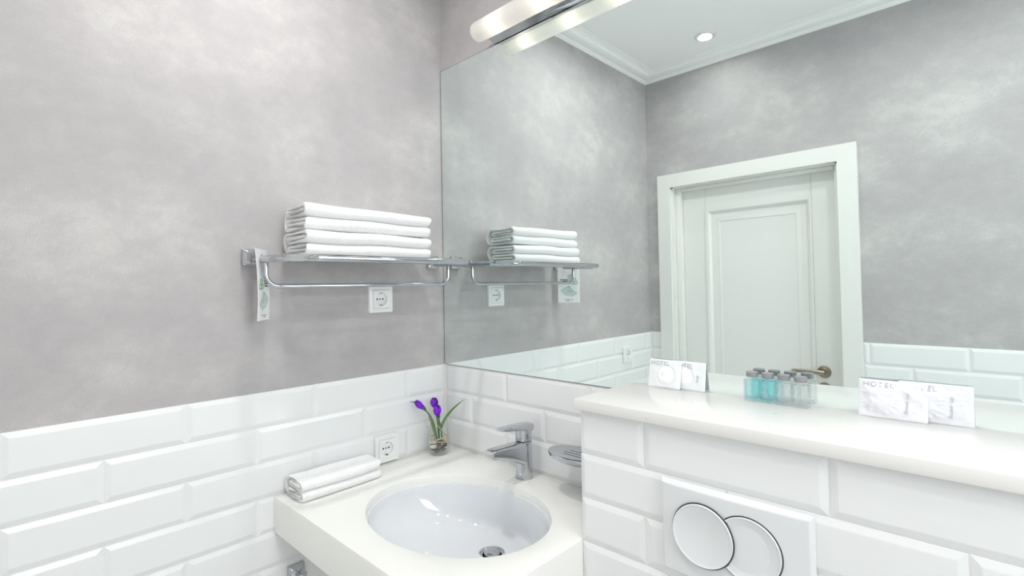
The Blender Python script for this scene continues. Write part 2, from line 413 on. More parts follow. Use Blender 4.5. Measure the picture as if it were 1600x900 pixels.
for x0, x1, z0, z1 in ((LX0, PX0, .005, LZ1), (PX1, LX1, .005, LZ1), (PX0 + .0008, PX1 - .0008, PZ1, LZ1), (PX0 + .0008, PX1 - .0008, .005, PZ0)):
    B().box(x0, x1, leaf_y - .04, leaf_y, z0, z1, .0012, 1).build('stile' if z1 - z0 > 1 else 'rail', DOORM, door)
# moulding round the panel
def frame_loft(x0, x1, z0, z1, prof2):
    rings = [[(x0 + i, leaf_y + d, z0 + i), (x1 - i, leaf_y + d, z0 + i), (x1 - i, leaf_y + d, z1 - i), (x0 + i, leaf_y + d, z1 - i)] for i, d in prof2]
    return B().loft(rings, False, False)
frame_loft(PX0, PX1, PZ0, PZ1, [(0, -.004), (0, .0045), (.006, .006), (.011, .003), (.016, -.003), (.024, -.0135)]).build('panel_moulding', DOORM, door, angle=50)
frame_loft(PX0 + .045, PX1 - .045, PZ0 + .045, PZ1 - .045, [(0, -.0145), (.02, -.0105), (.022, -.0145)]).build('panel_moulding', DOORM, door, angle=50)
hx, hz = 0.796, T - 0.142
h = B(); h.lathe([(0.0, leaf_y + .010), (.015, leaf_y + .010), (.017, leaf_y + .008), (.022, leaf_y + .008), (.026, leaf_y + .004), (.027, leaf_y)], (hx, 0, hz), 'y', 28)
handle = h.build('door_handle', SATIN, door)
h = B(); h.tube([(hx, leaf_y + .006, hz), (hx, leaf_y + .045, hz)], .009)
h.build('handle_neck', SATIN, handle)
secs = []
for i in range(9):
    t = i / 8; x = hx + .010 - .128 * t; hw, hh = .0085 - .0025 * t, .010 - .003 * t
    secs.append([(x, leaf_y + .044 + p_ * hw / .01, hz + .003 * math.sin(t * 3) + q_ * hh / .01) for p_, q_ in rrect(.01, .01, .006, 3)])
B().loft(secs).build('lever', SATIN, handle)
h = B(); h.lathe([(0, leaf_y + .008), (.018, leaf_y + .008), (.025, leaf_y + .005), (.026, leaf_y)], (hx, 0, hz - .072), 'y', 28)
h.build('keyhole_rose', SATIN, door)

# ------------------------------------------------------------------ mirror
mir = thing('mirror', (1.18, -0.003, T), 'large frameless wall mirror filling the wall above the white tiles', 'mirror')
MX0, MX1, MZ0, MZ1 = 0.0025, 2.36, T + 0.0005, T + 0.993
b = B(); e_ = .0012
b.add([(MX0 + e_, -.005, MZ0 + e_), (MX1 - e_, -.005, MZ0 + e_), (MX1 - e_, -.005, MZ1 - e_), (MX0 + e_, -.005, MZ1 - e_)], [[0, 1, 2, 3]])
b.build('mirror_glass', SILVER, mir, smooth=False, recalc=False)
b = B(); q = lambda i, y: [(MX0 + i, y, MZ0 + i), (MX1 - i, y, MZ0 + i), (MX1 - i, y, MZ1 - i), (MX0 + i, y, MZ1 - i)]
b.loft([q(0, -.0002), q(0, -.0046), q(e_, -.005)], True, False); b.build('mirror_edge', MEDGE, mir, smooth=False)

# ------------------------------------------------------------------ stone ledge on the cistern wall
ZL = T + 0.023
tag(B().box(0.715, XR - .006, -0.2375, -0.0056, T + .001, ZL, .0022, 2).build('stone_ledge', LEDGE),
    'long white speckled stone ledge capping the tiled cistern wall below the mirror', 'ledge')

# ------------------------------------------------------------------ counter and basin
ZC = T - 0.267
ctr = thing('washbasin_counter', (0.36, -0.285, ZC - .09), 'cream solid-surface washbasin counter with oval cut-out in the corner', 'counter')
CX0, CX1, CY0, CY1 = 0.0062, 0.7195, -0.565, -0.0062
EX, EY, EA, EB = 0.4115, -0.3026, 0.244, 0.192
angs = sorted([2 * math.pi * i / 112 for i in range(112)] + [math.atan2(y - EY, x - EX) % (2 * math.pi) for x in (CX0, CX1) for y in (CY0, CY1)])
def on_rect(a, ins):
    dx, dy = math.cos(a), math.sin(a); ts = []
    if dx > 1e-9: ts.append((CX1 - ins - EX) / dx)
    if dx < -1e-9: ts.append((CX0 + ins - EX) / dx)
    if dy > 1e-9: ts.append((CY1 - ins - EY) / dy)
    if dy < -1e-9: ts.append((CY0 + ins - EY) / dy)
    t = min(ts); return EX + t * dx, EY + t * dy
def on_rect_in(a, ins):      # keep corners on corner rays
    x, y = on_rect(a, 0); cx, cy = (CX0 + CX1) / 2, (CY0 + CY1) / 2
    return min(max(x, CX0 + ins), CX1 - ins), min(max(y, CY0 + ins), CY1 - ins)
def on_ell(a, k=0):
    dx, dy = math.cos(a), math.sin(a); t = 1 / math.sqrt((dx / (EA + k)) ** 2 + (dy / (EB + k)) ** 2); return EX + t * dx, EY + t * dy
rings = []
LIP = 0.024
rings.append([(*on_ell(a), ZC - LIP) for a in angs]); rings.append([(*on_ell(a), ZC - .004) for a in angs]); rings.append([(*on_ell(a, .0012), ZC - .0012) for a in angs]); rings.append([(*on_ell(a, .004), ZC) for a in angs])
rings.append([(*on_rect_in(a, .004), ZC) for a in angs]); rings.append([(*on_rect_in(a, .0012), ZC - .0012) for a in angs]); rings.append([(*on_rect(a, 0), ZC - .004) for a in angs])
rings.append([(*on_rect(a, 0), ZC - .09) for a in angs]); rings.append([(*on_ell(a, .02), ZC - .09) for a in angs]); rings.append([(*on_ell(a, .02), ZC - LIP) for a in angs]); rings.append(rings[0])
bb = B(); bb.loft(rings, False, False); bb.build('counter_slab', COUNTER, ctr, angle=30)
sink = thing('basin', (EX, EY, ZC - .16), 'white oval undermount ceramic basin set in the cream counter', 'sink')
rings = []; DXc, DYc = 0.417, -0.194; depth = 0.121
for i in range(27):
    ph = R(90) * i / 26; rf = max(math.cos(ph), 0.0) ** 0.62; zz = ZC - LIP - .005 - depth * math.sin(ph) ** 1.15
    k = (math.sin(ph) ** 2.5)
    cx, cy = EX + (DXc - EX) * k, EY + (DYc - EY) * k
    if i == 0: rf = 1.065
    rf = max(rf, 0.0)
    ra, rb = (EA + .002) * rf, (EB + .002) * rf
    if ra < .032: ra = .032
    if rb < .032: rb = .032
    rings.append([(cx + ra * math.cos(2 * math.pi * j / 72), cy + rb * math.sin(2 * math.pi * j / 72), zz) for j in range(72)])
rings.insert(1, [(EX + (EA + .002) * math.cos(2 * math.pi * j / 72), EY + (EB + .002) * math.sin(2 * math.pi * j / 72), ZC - LIP - .005) for j in range(72)])
bz = rings[-1][0][2]
o = B().loft(rings, False, False).build('bowl', CERAMIC, sink, angle=60)
md = o.modifiers.new('thickness', 'SOLIDIFY'); md.thickness = .008; md.offset = 1.0
dr = B(); dr.lathe([(.034, bz - .004), (.0335, bz + .002), (.030, bz + .0035), (.0245, bz + .001), (.0235, bz - .006), (.0235, bz - .03)], (DXc, DYc, 0), n=40)
drain = dr.build('drain', CHROME, sink)
B().lathe([(0, bz - .024), (.0235, bz - .024)], (DXc, DYc, 0), n=24).build('drain_well', BLACK, drain)
dr = B(); dr.lathe([(0, bz + .011), (.012, bz + .0105), (.0195, bz + .008), (.0205, bz + .006), (.0195, bz + .004), (.004, bz + .003), (.004, bz - .02)], (DXc, DYc, 0), n=36)
dr.build('stopper', CHROME, drain)

# ------------------------------------------------------------------ faucet
fx, fy = 0.402, -0.053
fau = thing('faucet', (fx, fy, ZC), 'chrome single-lever basin faucet standing at the back of the counter', 'faucet')
rings = []
for z, ra, rb, oy in ((0, .0245, .0245, 0), (.003, .0245, .0245, 0), (.004, .0232, .0232, 0), (.05, .0228, .0228, 0), (.075, .0226, .0232, -.0005), (.098, .0222, .0228, -.0005), (.1005, .0214, .022, 0)):
    rings.append([(fx + ra * math.cos(2 * math.pi * j / 36), fy + oy + rb * math.sin(2 * math.pi * j / 36), ZC + z) for j in range(36)])
body = B().loft(rings).build('body', CHROME, fau)
rings = []
for t in [i / 12 for i in range(13)]:
    y = fy - .004 - .126 * t; zt = .1000 + .008 * t - .002 * t * t; th_ = .043 * (1 - t) ** 1.4 + .0235
    if t > .9: zt -= (t - .9) * .03; th_ -= (t - .9) * .07
    hw = .0205 - .0035 * t
    zc_ = ZC + zt - th_ / 2
    rings.append([(fx + p_ * hw / .02, y, zc_ + q_ * (th_ / 2) / .02) for p_, q_ in rrect(.02, .02, .009, 4)])
spout = B().loft(rings).build('spout', CHROME, fau, angle=50)
B().lathe([(.012, ZC + .089), (.0125, ZC + .083), (.0125, ZC + .0785), (.010, ZC + .0775), (.0, ZC + .079)], (fx, fy - .107, 0), n=28).build('aerator', CHROME, spout)
B().lathe([(.0205, ZC + .1000), (.0205, ZC + .1025)], (fx, fy, 0), n=36).build('seam_ring', DARK, fau)
rings = []
for z, ra in ((.1022, .0215), (.1035, .0225), (.135, .0218), (.1385, .0205)):
    rings.append([(fx + ra * math.cos(2 * math.pi * j / 36), fy + ra * math.sin(2 * math.pi * j / 36), ZC + z) for j in range(36)])
hd = B().loft(rings).build('handle', CHROME, fau)
rings = []
for i in range(15):
    t = i / 14; y = fy + .0235 - .118 * t; zt = ZC + .1455 + .006 * t + .002 * math.sin(t * 3.1); th_ = .017 * (1 - t) ** .8 + .0055
    hw = .0225 * (1 - .30 * t) * (1 if i not in (0, 14) else .8); 
    if i == 0: th_ *= .75
    rings.append([(fx + p_ * hw / .02, y, zt - th_ / 2 + q_ * (th_ / 2) / .02) for p_, q_ in rrect(.02, .02, .012, 4)])
B().loft(rings).build('lever', CHROME, hd, angle=50)

# ------------------------------------------------------------------ soap dish on the back wall
sd = thing('soap_dish', (0.585, -0.006, T - .172), 'oval chrome soap dish on the tiled wall, half hidden by the cistern wall', 'soap dish')
cx, cy, cz = .588, -.060, T - .163
rings = []
for s_, z in ((.30, -.016), (.80, -.014), (.97, -.007), (1.0, .001), (.985, .003), (.96, .0024), (.9, .0006), (.5, .0), (.1, .0)):
    rings.append([(cx + .083 * s_ * math.cos(2 * math.pi * j / 48), cy + .052 * s_ * math.sin(2 * math.pi * j / 48), cz + z) for j in range(48)])
tray = B().loft(rings).build('tray', CHROME, sd, angle=40)
for k in range(-1, 2):
    B().box(cx - .040 + abs(k) * .008, cx + .040 - abs(k) * .008, cy + k * .014 - .0012, cy + k * .014 + .0012, cz - .0012, cz + .0003).build('drain_slot', DARK, tray, smooth=False)
b = B(); b.box(cx - .018, cx + .018, -.02, -.0064, cz - .026, cz + .010, .003); b.build('wall_bracket', CHROME, sd)

# ------------------------------------------------------------------ flush plate
FY = BY - .0055
fp = thing('flush_plate', (1.026, FY, T - .25), 'satin white dual flush plate on the tiled cistern wall', 'flush plate')
px0, px1, pz0, pz1 = .9045, 1.1475, T - .2515, T - .0925
def bulge(x): return .0045 * (1 - ((x - 1.026) / .122) ** 2)
def prect(ins, d, bul):
    n = 14; out = []
    for i in range(n): out.append((px0 + ins + (px1 - px0 - 2 * ins) * i / n, pz0 + ins))
    for i in range(6): out.append((px1 - ins, pz0 + ins + (pz1 - pz0 - 2 * ins) * i / 6))
    for i in range(n): out.append((px1 - ins - (px1 - px0 - 2 * ins) * i / n, pz1 - ins))
    for i in range(6): out.append((px0 + ins, pz1 - ins - (pz1 - pz0 - 2 * ins) * i / 6))
    return [(x, FY - d - (bulge(x) if bul else 0), z) for x, z in out]
b = B(); b.loft([prect(0, 0, False), prect(0, .004, False), prect(.001, .0055, False), prect(.0045, .0115, True), prect(.0065, .0122, True)], True, False)
# front face as a curved grid
nx, nz_ = 14, 6
ix0, ix1, iz0, iz1 = px0 + .0065, px1 - .0065, pz0 + .0065, pz1 - .0065
vv = [(ix0 + (ix1 - ix0) * i / nx, FY - .0122 - bulge(ix0 + (ix1 - ix0) * i / nx), iz0 + (iz1 - iz0) * j / nz_) for j in range(nz_ + 1) for i in range(nx + 1)]
b.add(vv, [[j * (nx + 1) + i, j * (nx + 1) + i + 1, (j + 1) * (nx + 1) + i + 1, (j + 1) * (nx + 1) + i] for j in range(nz_) for i in range(nx)])
b.build('plate', PLATEM, fp, angle=30)
def button(cx, r, lift, cut=None):
    """shallow dished round button; cut = (x, r) of the disc lying over it"""
    zc_ = T - .168; yb = FY - .0122 - lift
    n = 96; prof2 = [(1.0, 0.0), (.985, .0012), (.965, .0012)] + [(.95 - .9 * q_ / 17, .0010 - .0062 * (1 - (.95 - .9 * q_ / 17) ** 2) ** 1.0) for q_ in range(18)]
    rings = []
    for f, d in prof2:
        ring = []
        for j in range(n):
            a = 2 * math.pi * j / n; x, z = r * f * math.cos(a), r * f * math.sin(a)
            ring.append((cx + x, yb - .0045 - d - bulge(cx + x) * .4 + .0, zc_ + z))
        rings.append(ring)
    if cut: rings = [[(x, y if math.hypot(x - cut[0], z - zc_) > cut[1] else FY - .0125, z) for x, y, z in rg_] for rg_ in rings]
    back = [(x, FY - .011, z) for x, y, z in rings[0]]
    ob = B().loft([back] + rings, True, True)
    ob = ob.build('button', PLATEM, fp, angle=40)
    rg = B(); pth = [(cx + (r + .0009) * math.cos(2 * math.pi * j / n), FY - .0122 - bulge(cx + (r + .0009) * math.cos(2 * math.pi * j / n)) - lift * .8, zc_ + (r + .0009) * math.sin(2 * math.pi * j / n)) for j in range(n)]
    k0 = next((i for i, q_ in enumerate(pth) if cut and math.hypot(q_[0] - cut[0], q_[2] - zc_) < cut[1]), None)
    if k0 is not None:
        pth = pth[k0:] + pth[:k0]; pth = [q_ for q_ in pth if math.hypot(q_[0] - cut[0], q_[2] - zc_) > cut[1]]
    rg.tube(pth, .0011, 6, closed=k0 is None); rg.build('button_gap', DARK, ob)
    return ob
button(1.0545, .0505, .0000, (.9825, .0515))
button(.9825, .0515, .0030)

# ------------------------------------------------------------------ wall sockets
def socket(y, z, label, x0):
    s = thing('wall_socket', (x0, y, z), label, 'socket', 'white wall sockets')
    sq = lambda hs, d, r=.004: [(x0 + d, y + a, z + c) for a, c in rrect(hs, hs, min(r, hs * .3), 3)]
    B().loft([sq(.0405, 0), sq(.0405, .006), sq(.0392, .0085), (sq(.029, .0092, .002)), sq(.0282, .0086, .002), sq(.0282, .004, .002)], False, False).build('frame', PLASTIC, s, angle=30)
    n = 48; ins = []
    base = rrect(.0276, .0276, .0015, 3)
    an = sorted([2 * math.pi * i / n for i in range(n)] + [math.pi / 4 + k * math.pi / 2 for k in range(4)])
    def sqp(a, hs): t = hs / max(abs(math.cos(a)), abs(math.sin(a))); return t * math.cos(a), t * math.sin(a)
    rg = []
    for hs, d in ((.0276, .003), (.0276, .0102), (.0268, .0108)): rg.append([(x0 + d, y + sqp(a, hs)[0], z + sqp(a, hs)[1]) for a in an])
    for r_, d in ((.0205, .0108), (.0198, .0098), (.0192, -.0028)): rg.append([(x0 + d + .0, y + r_ * math.cos(a), z + r_ * math.sin(a)) for a in an])
    well = B().loft(rg, False, False).build('insert', PLASTIC, s, angle=30)
    B().lathe([(0, .0016), (.0194, .0016)], (x0, y, z), 'x', 32).build('well', PLASTIC, well)
    for dy in (-.0095, .0095): B().lathe([(0, .0022), (.0026, .0022), (.0026, .001)], (x0, y + dy, z), 'x', 14).build('pin_hole', BLACK, s)
    B().lathe([(0, .0024), (.0022, .0024), (.0024, .001)], (x0, y, z), 'x', 14).build('screw', INKD, s)
    for sg in (-1, 1):
        b_ = B(); b_.box(x0 + .0018, x0 + .0095, y - .0033, y + .0033, z + sg * .0192 - .0018, z + sg * .0192 + .0018, .0005, 1); b_.build('earth_clip', INKD, s)
    return s
socket(-.2490, T + .2255, 'white wall socket on the grey plaster below the towel rack', .0)
socket(-.2385, T - .2240, 'white wall socket on the tiles just above the counter', .0056)
socket(-1.158, T - .0930, 'white wall socket on the tiles near the door, seen in the mirror', .0056)

# ------------------------------------------------------------------ towel rack
RZ = T + .330; AY0, AY1 = -.617, -.054
rack = thing('towel_rack', (0, -.335, T + .34), 'chrome wall towel rack with a lower bar in the corner', 'towel rack')
for y in (AY0, AY1):
    sq = lambda hs, d, r: [(d, y + a, T + .341 + c) for a, c in rrect(hs, hs, r, 4)]
    B().loft([sq(.0205, 0, .003), sq(.0215, .003, .003), sq(.0212, .012, .003), sq(.0195, .0145, .004), sq(.0175, .0150, .005), sq(.0130, .019, .006), sq(.0105, .028, .008), sq(.0100, .034, .008)]).build('rosette', CHROME, rack, angle=40)
ch = .062; fxx = .246; tr = .0088
for sgn, y in ((1, AY0), (-1, AY1)):
    arm = B().tube([(.022, y, T + .337), (.06, y, RZ + .003), (fxx - ch, y, RZ), (fxx, y + sgn * ch, RZ), (fxx, y + sgn * (ch + .03), RZ)], tr, 18).build('arm', CHROME, rack)
    mid = Vector((fxx - ch / 2, y + sgn * ch / 2, RZ)); nrm = Vector((1, -sgn, 0)).normalized(); tg = Vector((1, sgn, 0)).normalized()
    M_ = Matrix((tg, Vector((0, 0, 1)), nrm)).transposed().to_4x4(); M_.translation = mid + nrm * (tr * .80)
    B().lathe([(0, .0022), (.92, .0022), (1, .0012), (1, -.003)], n=40, sx=.043, sy=.0084).xf(M_).build('end_cap', CHROME, arm, angle=40)
B().tube([(fxx, AY0 + ch + .03, RZ), (fxx, AY1 - ch - .03, RZ)], tr, 18).build('front_rail', CHROME, rack)
for x in (.062, .108, .154, .200):
    B().tube([(x, AY0, RZ + .0055), (x, AY1, RZ + .0055)], .0045, 12).build('shelf_rod', CHROME, rack)
pth = []; bx_ = .091; br = .030; zb_ = T + .2675; y0, y1 = AY0 + .004, AY1 - .003
pth.append((bx_, y0, RZ))
for i in range(9): a = R(180 + 90 * i / 8); pth.append((bx_, y0 + br + br * math.cos(a), zb_ + br + br * math.sin(a)))
for i in range(9): a = R(270 + 90 * i / 8); pth.append((bx_, y1 - br + br * math.cos(a), zb_ + br + br * math.sin(a)))
pth.append((bx_, y1, RZ))
B().tube(pth, .0056, 14).build('towel_bar', CHROME, rack)

# ------------------------------------------------------------------ folded towels
def towel_path(D, H, t):
    """cross-section of a towel folded into two lobes: open fronts at u=D, wrapped at the back"""
    P = []
    def line(u0, u1, w, n=14):
        for i in range(n + 1): P.append((u0 + (u1 - u0) * i / n, w))
    def arc(u, w, r, a0, a1, n=10, k=1.0):
        for i in range(1, n): a = R(a0 + (a1 - a0) * i / n); P.append((u + k * r * math.cos(a), w + r * math.sin(a)))
    w = lambda k: H - t * (k + .5)
    rb = (H - t) / 2; kb = .75; ub = rb * kb + t * .5
    line(D - 1.9 * t, ub + t * 1.1, w(1)); arc(ub + t * 1.1, (w(1) + w(2)) / 2, t / 2, 90, 270, 6); line(ub + t * 1.1, D - 1.5 * t, w(2))
    arc(D - 1.5 * t, w(1), t, -90, 90, 10); line(D - 1.5 * t, ub, w(0))
    arc(ub, H / 2, rb, 90, 270, 16, kb)
    line(ub, D - 1.5 * t, w(5)); arc(D - 1.5 * t, w(4), t, -90, 90, 10); line(D - 1.5 * t, ub + t * 1.1, w(3)); arc(ub + t * 1.1, (w(3) + w(4)) / 2, t / 2, 90, 270, 6); line(ub + t * 1.1, D - 2.0 * t, w(4))
    return P
def towel(name, xb, D, y0, y1, zb, H, seed, sag=0.0, wob=.004, skew=0.0, taper=0.0):
    t = H / 6; P = [Vector((a, c)) for a, c in towel_path(D, H, t)]
    # drop duplicate points
    Q = [P[0]]
    for p_ in P[1:]:
        if (p_ - Q[-1]).length > 1e-5: Q.append(p_)
    P = Q; n = len(P); th_ = t * .985
    nr = []
    for i in range(n):
        d = (P[min(i + 1, n - 1)] - P[max(i - 1, 0)]).normalized(); nr.append(Vector((-d.y, d.x)))
    outline = [P[i] + nr[i] * th_ / 2 for i in range(n)]
    d = (P[-1] - P[-2]).normalized(); outline += [P[-1] + d * th_ * .35 + nr[-1] * th_ * .25, P[-1] + d * th_ * .35 - nr[-1] * th_ * .25]
    outline += [P[i] - nr[i] * th_ / 2 for i in range(n - 1, -1, -1)]
    d = (P[0] - P[1]).normalized(); outline += [P[0] + d * th_ * .35 - nr[0] * th_ * .25, P[0] + d * th_ * .35 + nr[0] * th_ * .25]
    m_ = len(outline); s_of = list(range(n)) + [n, n] + list(range(n - 1, -1, -1)) + [0, 0]
    NS = 44; rings = []
    for k in range(NS + 1):
        tt = k / NS; ys = y0 + (y1 - y0) * tt
        endf = max(0, 1 - min(tt, 1 - tt) / .03)
        ring = []
        for j, o_ in enumerate(outline):
            s_ = s_of[j] / n
            ua, wa = o_.x, o_.y
            # ragged cloth edges: each layer ends a little differently
            rag = .010 * noise.noise(Vector((s_ * 14, seed * 3.1, 5.0 if tt < .5 else 9.0)))
            y = ys + rag * (1 - min(1, tt / .3) if tt < .5 else 1 - min(1, (1 - tt) / .3))
            pv = Vector((ua * 9, wa * 14, y * 7 + seed * 11))
            f = min(1, wa / (H * .3))
            dx = wob * noise.noise(pv) * 1.2; dz = wob * .9 * noise.noise(pv + Vector((31, 7, 3))) * f
            # soft rounding of the ends
            cu, cw = P[min(n - 1, s_of[j])].x, P[min(n - 1, s_of[j])].y
            sh = 1 - .45 * endf ** 2
            ua2, wa2 = cu + (ua - cu) * sh, cw + (wa - cw) * sh
            hsc = 1 - taper * tt
            z = zb + wa2 * hsc + dz - sag * (2 * tt - 1) ** 2 * (wa2 / H)
            ring.append((xb + ua2 + dx + skew * (tt - .5), y, max(z, zb + .0004)))
        rings.append(ring)
    bb_ = B(); bb_.loft(rings)
    me = bb_.mesh(name)
    me.materials.append(TERRY)
    me.polygons.foreach_set('use_smooth', [True] * len(me.polygons)); me.set_sharp_from_angle(angle=R(60)); me.update()
    ob = bpy.data.objects.new(name, me); col.objects.link(ob); return ob
RT = RZ + .0102
tag(towel('bath_towel', .032, .142, -.548, -.182, RT, .063, 1, wob=.0045, taper=.03), 'white folded bath towel at the bottom of the pair on the chrome rack', 'towel', 'white folded bath towels on the rack')
tag(towel('bath_towel', .026, .143, -.545, -.178, RT + .0630, .067, 2, wob=.005, skew=.004, taper=.10), 'white folded bath towel lying on top of the other on the chrome rack', 'towel', 'white folded bath towels on the rack')
tag(towel('hand_towel', .012, .098, -.541, -.315, ZC + .0004, .050, 3, wob=.004, skew=-.004), 'small white folded hand towel lying on the counter beside the wall', 'towel')

# ------------------------------------------------------------------ hanging card on the rack arm
A2, B2 = Vector((.103, -.641)), Vector((.030, -.588))
tdir = (B2 - A2).normalized(); cN = Vector((-tdir.y, tdir.x)) * -1
if cN.dot(Vector((.59, .81))) < 0: cN = -cN
cw = (B2 - A2).length; ch_ = .172
card = thing('hanging_card', (.066, -.6145, T + .186), 'white card with a green towel print hooked over the rack arm', 'card')
Mc = Matrix(((tdir.x, 0, cN.x, .066), (tdir.y, 0, cN.y, -.6145), (0, 1, 0, T + .186), (0, 0, 0, 1)))   # card x, card y(up), card normal
n = 40; an = sorted([2 * math.pi * i / n for i in range(n)]); HX, HY, HR = 0.002, ch_ - .034, .022
cpt = math.atan2
def card_outer(a):
    x0, x1, z0, z1 = -cw / 2, cw / 2, 0, ch_; dx, dy = math.cos(a), math.sin(a); ts = []
    if dx > 1e-9: ts.append((x1 - HX) / dx)
    if dx < -1e-9: ts.append((x0 - HX) / dx)
    if dy > 1e-9: ts.append((z1 - HY) / dy)
    if dy < -1e-9: ts.append((z0 - HY) / dy)
    t = min(ts); return HX + t * dx, HY + t * dy
an = sorted(an + [math.atan2(z - HY, x - HX) % (2 * math.pi) for x in (-cw / 2, cw / 2) for z in (0, ch_)])
def bend(x, z): return .006 * math.sin((1 - z / ch_) * 2.4)      # the card bows a little
def mid_ring(a, f):
    o_ = card_outer(a); i_ = (HX + HR * math.cos(a), HY + HR * math.sin(a)); return (i_[0] + (o_[0] - i_[0]) * f, i_[1] + (o_[1] - i_[1]) * f)
rr_ = []
for f in (0, .25, .5, .75, 1.0): rr_.append([(*mid_ring(a, f), bend(*mid_ring(a, f)) + .0004) for a in an])
for f in (1.0, .75, .5, .25, 0): rr_.append([(*mid_ring(a, f), bend(*mid_ring(a, f)) - .0004) for a in an])
rr_.append(rr_[0])
B().loft(rr_, False, False).xf(Mc).build('card_sheet', PAPER, card, smooth=False)
def cprint(name, poly, m_):
    v = [(x, z, bend(x, z) + .0008) for x, z in poly]; B().add and None
    b_ = B(); b_.add(v + [(x, z, q - .0003) for x, z, q in v], [list(range(len(v))), list(range(len(v), 2 * len(v)))]); b_.xf(Mc).build(name, m_, card, smooth=False)
for cx_, cz_ in ((-.024, .092), (-.030, .081), (-.016, .081)):          # three green leaf rings
    ring = [(cx_ + .0065 * math.cos(2 * math.pi * j / 20), cz_ + .0065 * math.sin(2 * math.pi * j / 20), bend(cx_, cz_) + .0008) for j in range(20)]
    B().tube(ring, .0012, 6, closed=True).xf(Mc).build('leaf_ring', GREEN, card)
for k, (x0, x1) in enumerate(((.004, .036), (.004, .026), (.004, .030))):
    cprint('print_line', [(x0, .093 - k * .006), (x1, .093 - k * .006), (x1, .0962 - k * .006), (x0, .0962 - k * .006)], INKD)
cprint('towel_print', [(-.036, .038), (-.012, .058), (.016, .064), (.036, .050), (.014, .030), (-.014, .024)], SAGE)
cprint('towel_print', [(-.012, .0575), (-.002, .070), (.012, .064), (.002, .046), (-.014, .040)], SAGED)
for k, (x0, x1, m_) in enumerate(((-.016, -.006, OCHRE), (-.002, .018, INK), (-.002, .012, OCHRE))):
    cprint('print_line', [(x0, .0105 - (k == 2) * .0045), (x1, .0105 - (k == 2) * .0045), (x1, .0135 - (k == 2) * .0045), (x0, .0135 - (k == 2) * .0045)], m_)

# ------------------------------------------------------------------ mirror lamp
LZ, LY, LXA, LXB = T + 1.012, -.068, .2485, .9485
lamp = thing('mirror_lamp', (.6, -.0, T + .994), 'long frosted glass tube lamp on a chrome base above the mirror', 'lamp')
prof = [(.0, LXA), (.014, LXA + .0004), (.022, LXA + .003), (.0268, LXA + .009), (.0285, LXA + .018), (.0285, LXB - .018), (.0268, LXB - .009), (.022, LXB - .003), (.014, LXB - .0004), (0, LXB)]
tube = B().lathe(prof, (0, LY, LZ), 'x', 40).build('lamp_shade', SHADE, lamp, angle=50)
for x in (.350, .520, .680, .850):
    b_ = B(); b_.lathe([(0, x - .020), (.0075, x - .018), (.009, x - .012), (.009, x + .012), (.0075, x + .018), (0, x + .020)], (0, LY, LZ), 'x', 16); b_.build('bulb', BULB, tube)
# chrome base: curved channel behind and under the tube
rings = []
for x, s_ in ((.268, 1), (.929, 1)):
    pr_ = [(-.0006, T + .9935), (-.012, T + .9975), (-.030, T + 1.0035), (-.0425, T + 1.0075), (-.0395, T + 1.030), (-.030, T + 1.036), (-.0006, T + 1.036)]
    rings.append([(x, y, z) for y, z in pr_])
base = B().loft(rings).build('base', CHROME, lamp, angle=40)
# central clip: a pointed chrome leaf swelling out of the base
rings = []
for i in range(21):
    t = i / 20; x = .478 + .244 * t; k_ = max(0, math.sin(math.pi * t)); hw = .019 * k_ ** .8 + .0003; bl = .006 * k_
    sec = []
    for k in range(9):
        f = -1 + 2 * k / 8; y = -.0215 + f * hw; z = T + 1.0005 - (y + .0215) * .33 - bl * (1 - f * f) - .0006; sec.append((x, y, z))
    sec += [(x_, y_, T + 1.006) for x_, y_, z_ in sec[::-1]]
    rings.append(sec)
B().loft(rings).build('clip', CHROME, lamp, angle=50)

# ------------------------------------------------------------------ ceiling downlights
def downlight(x, y, label, dim=1.0):
    d = thing('downlight', (x, y, ZCE), label, 'downlight', 'recessed ceiling downlights')
    rg = B().lathe([(.046, 0), (.0455, -.0025), (.040, -.005), (.033, -.004), (.0255, -.002), (.0235, -.0008)], (x, y, ZCE), n=36).build('ring', mat('downlight_rim', (.82, .82, .80), .3, .1) if 'downlight_rim' not in bpy.data.materials else bpy.data.materials['downlight_rim'], d)
    B().lathe([(0, -.0022), (.018, -.0020), (.0240, -.0012)], (x, y, ZCE), n=32).build('lens', SPOTE, d)
    ld = bpy.data.lights.new('downlight_beam', 'AREA'); ld.shape = 'DISK'; ld.size = .06; ld.energy = SPOT_W * dim; ld.color = (1.0, .985, .96); ld.spread = R(165)
    lo = bpy.data.objects.new('downlight_beam', ld); link(lo, d); lo.location = (0, 0, -.007)
downlight(.43, -1.185, 'round recessed ceiling downlight near the door, seen in the mirror', .3)
downlight(1.25, -.86, 'added unseen ceiling downlight above the camera side of the room', .95)  # this and the four below are invented, added out of view as fill
downlight(2.05, -.98, 'added unseen ceiling downlight nearest the added window and door wall')
downlight(.43, -.60, 'added unseen ceiling downlight brightening the washbasin counter', 1.45)
downlight(1.15, -.48, 'added unseen ceiling downlight over the cistern ledge', .22)
downlight(1.95, -.42, 'added unseen ceiling downlight between the added window and mirror', .3)

# ------------------------------------------------------------------ chrome hook under the counter
hk = thing('towel_hook', (0.0056, -.514, T - .47), 'small chrome hook on the tiles under the counter', 'hook')
sq = lambda hs, d, r: [(.0058 + d, -.514 + a, T - .478 + c) for a, c in rrect(hs, hs, r, 4)]
B().loft([sq(.021, 0, .003), sq(.0215, .003, .003), sq(.021, .011, .003), sq(.018, .014, .004), sq(.012, .019, .006)]).build('rosette', CHROME, hk, angle=40)
B().tube([(.02, -.514, T - .478), (.045, -.514, T - .478), (.055, -.514, T - .474), (.060, -.514, T - .462)], [.008, .008, .008, .0075], 14).build('peg', CHROME, hk)

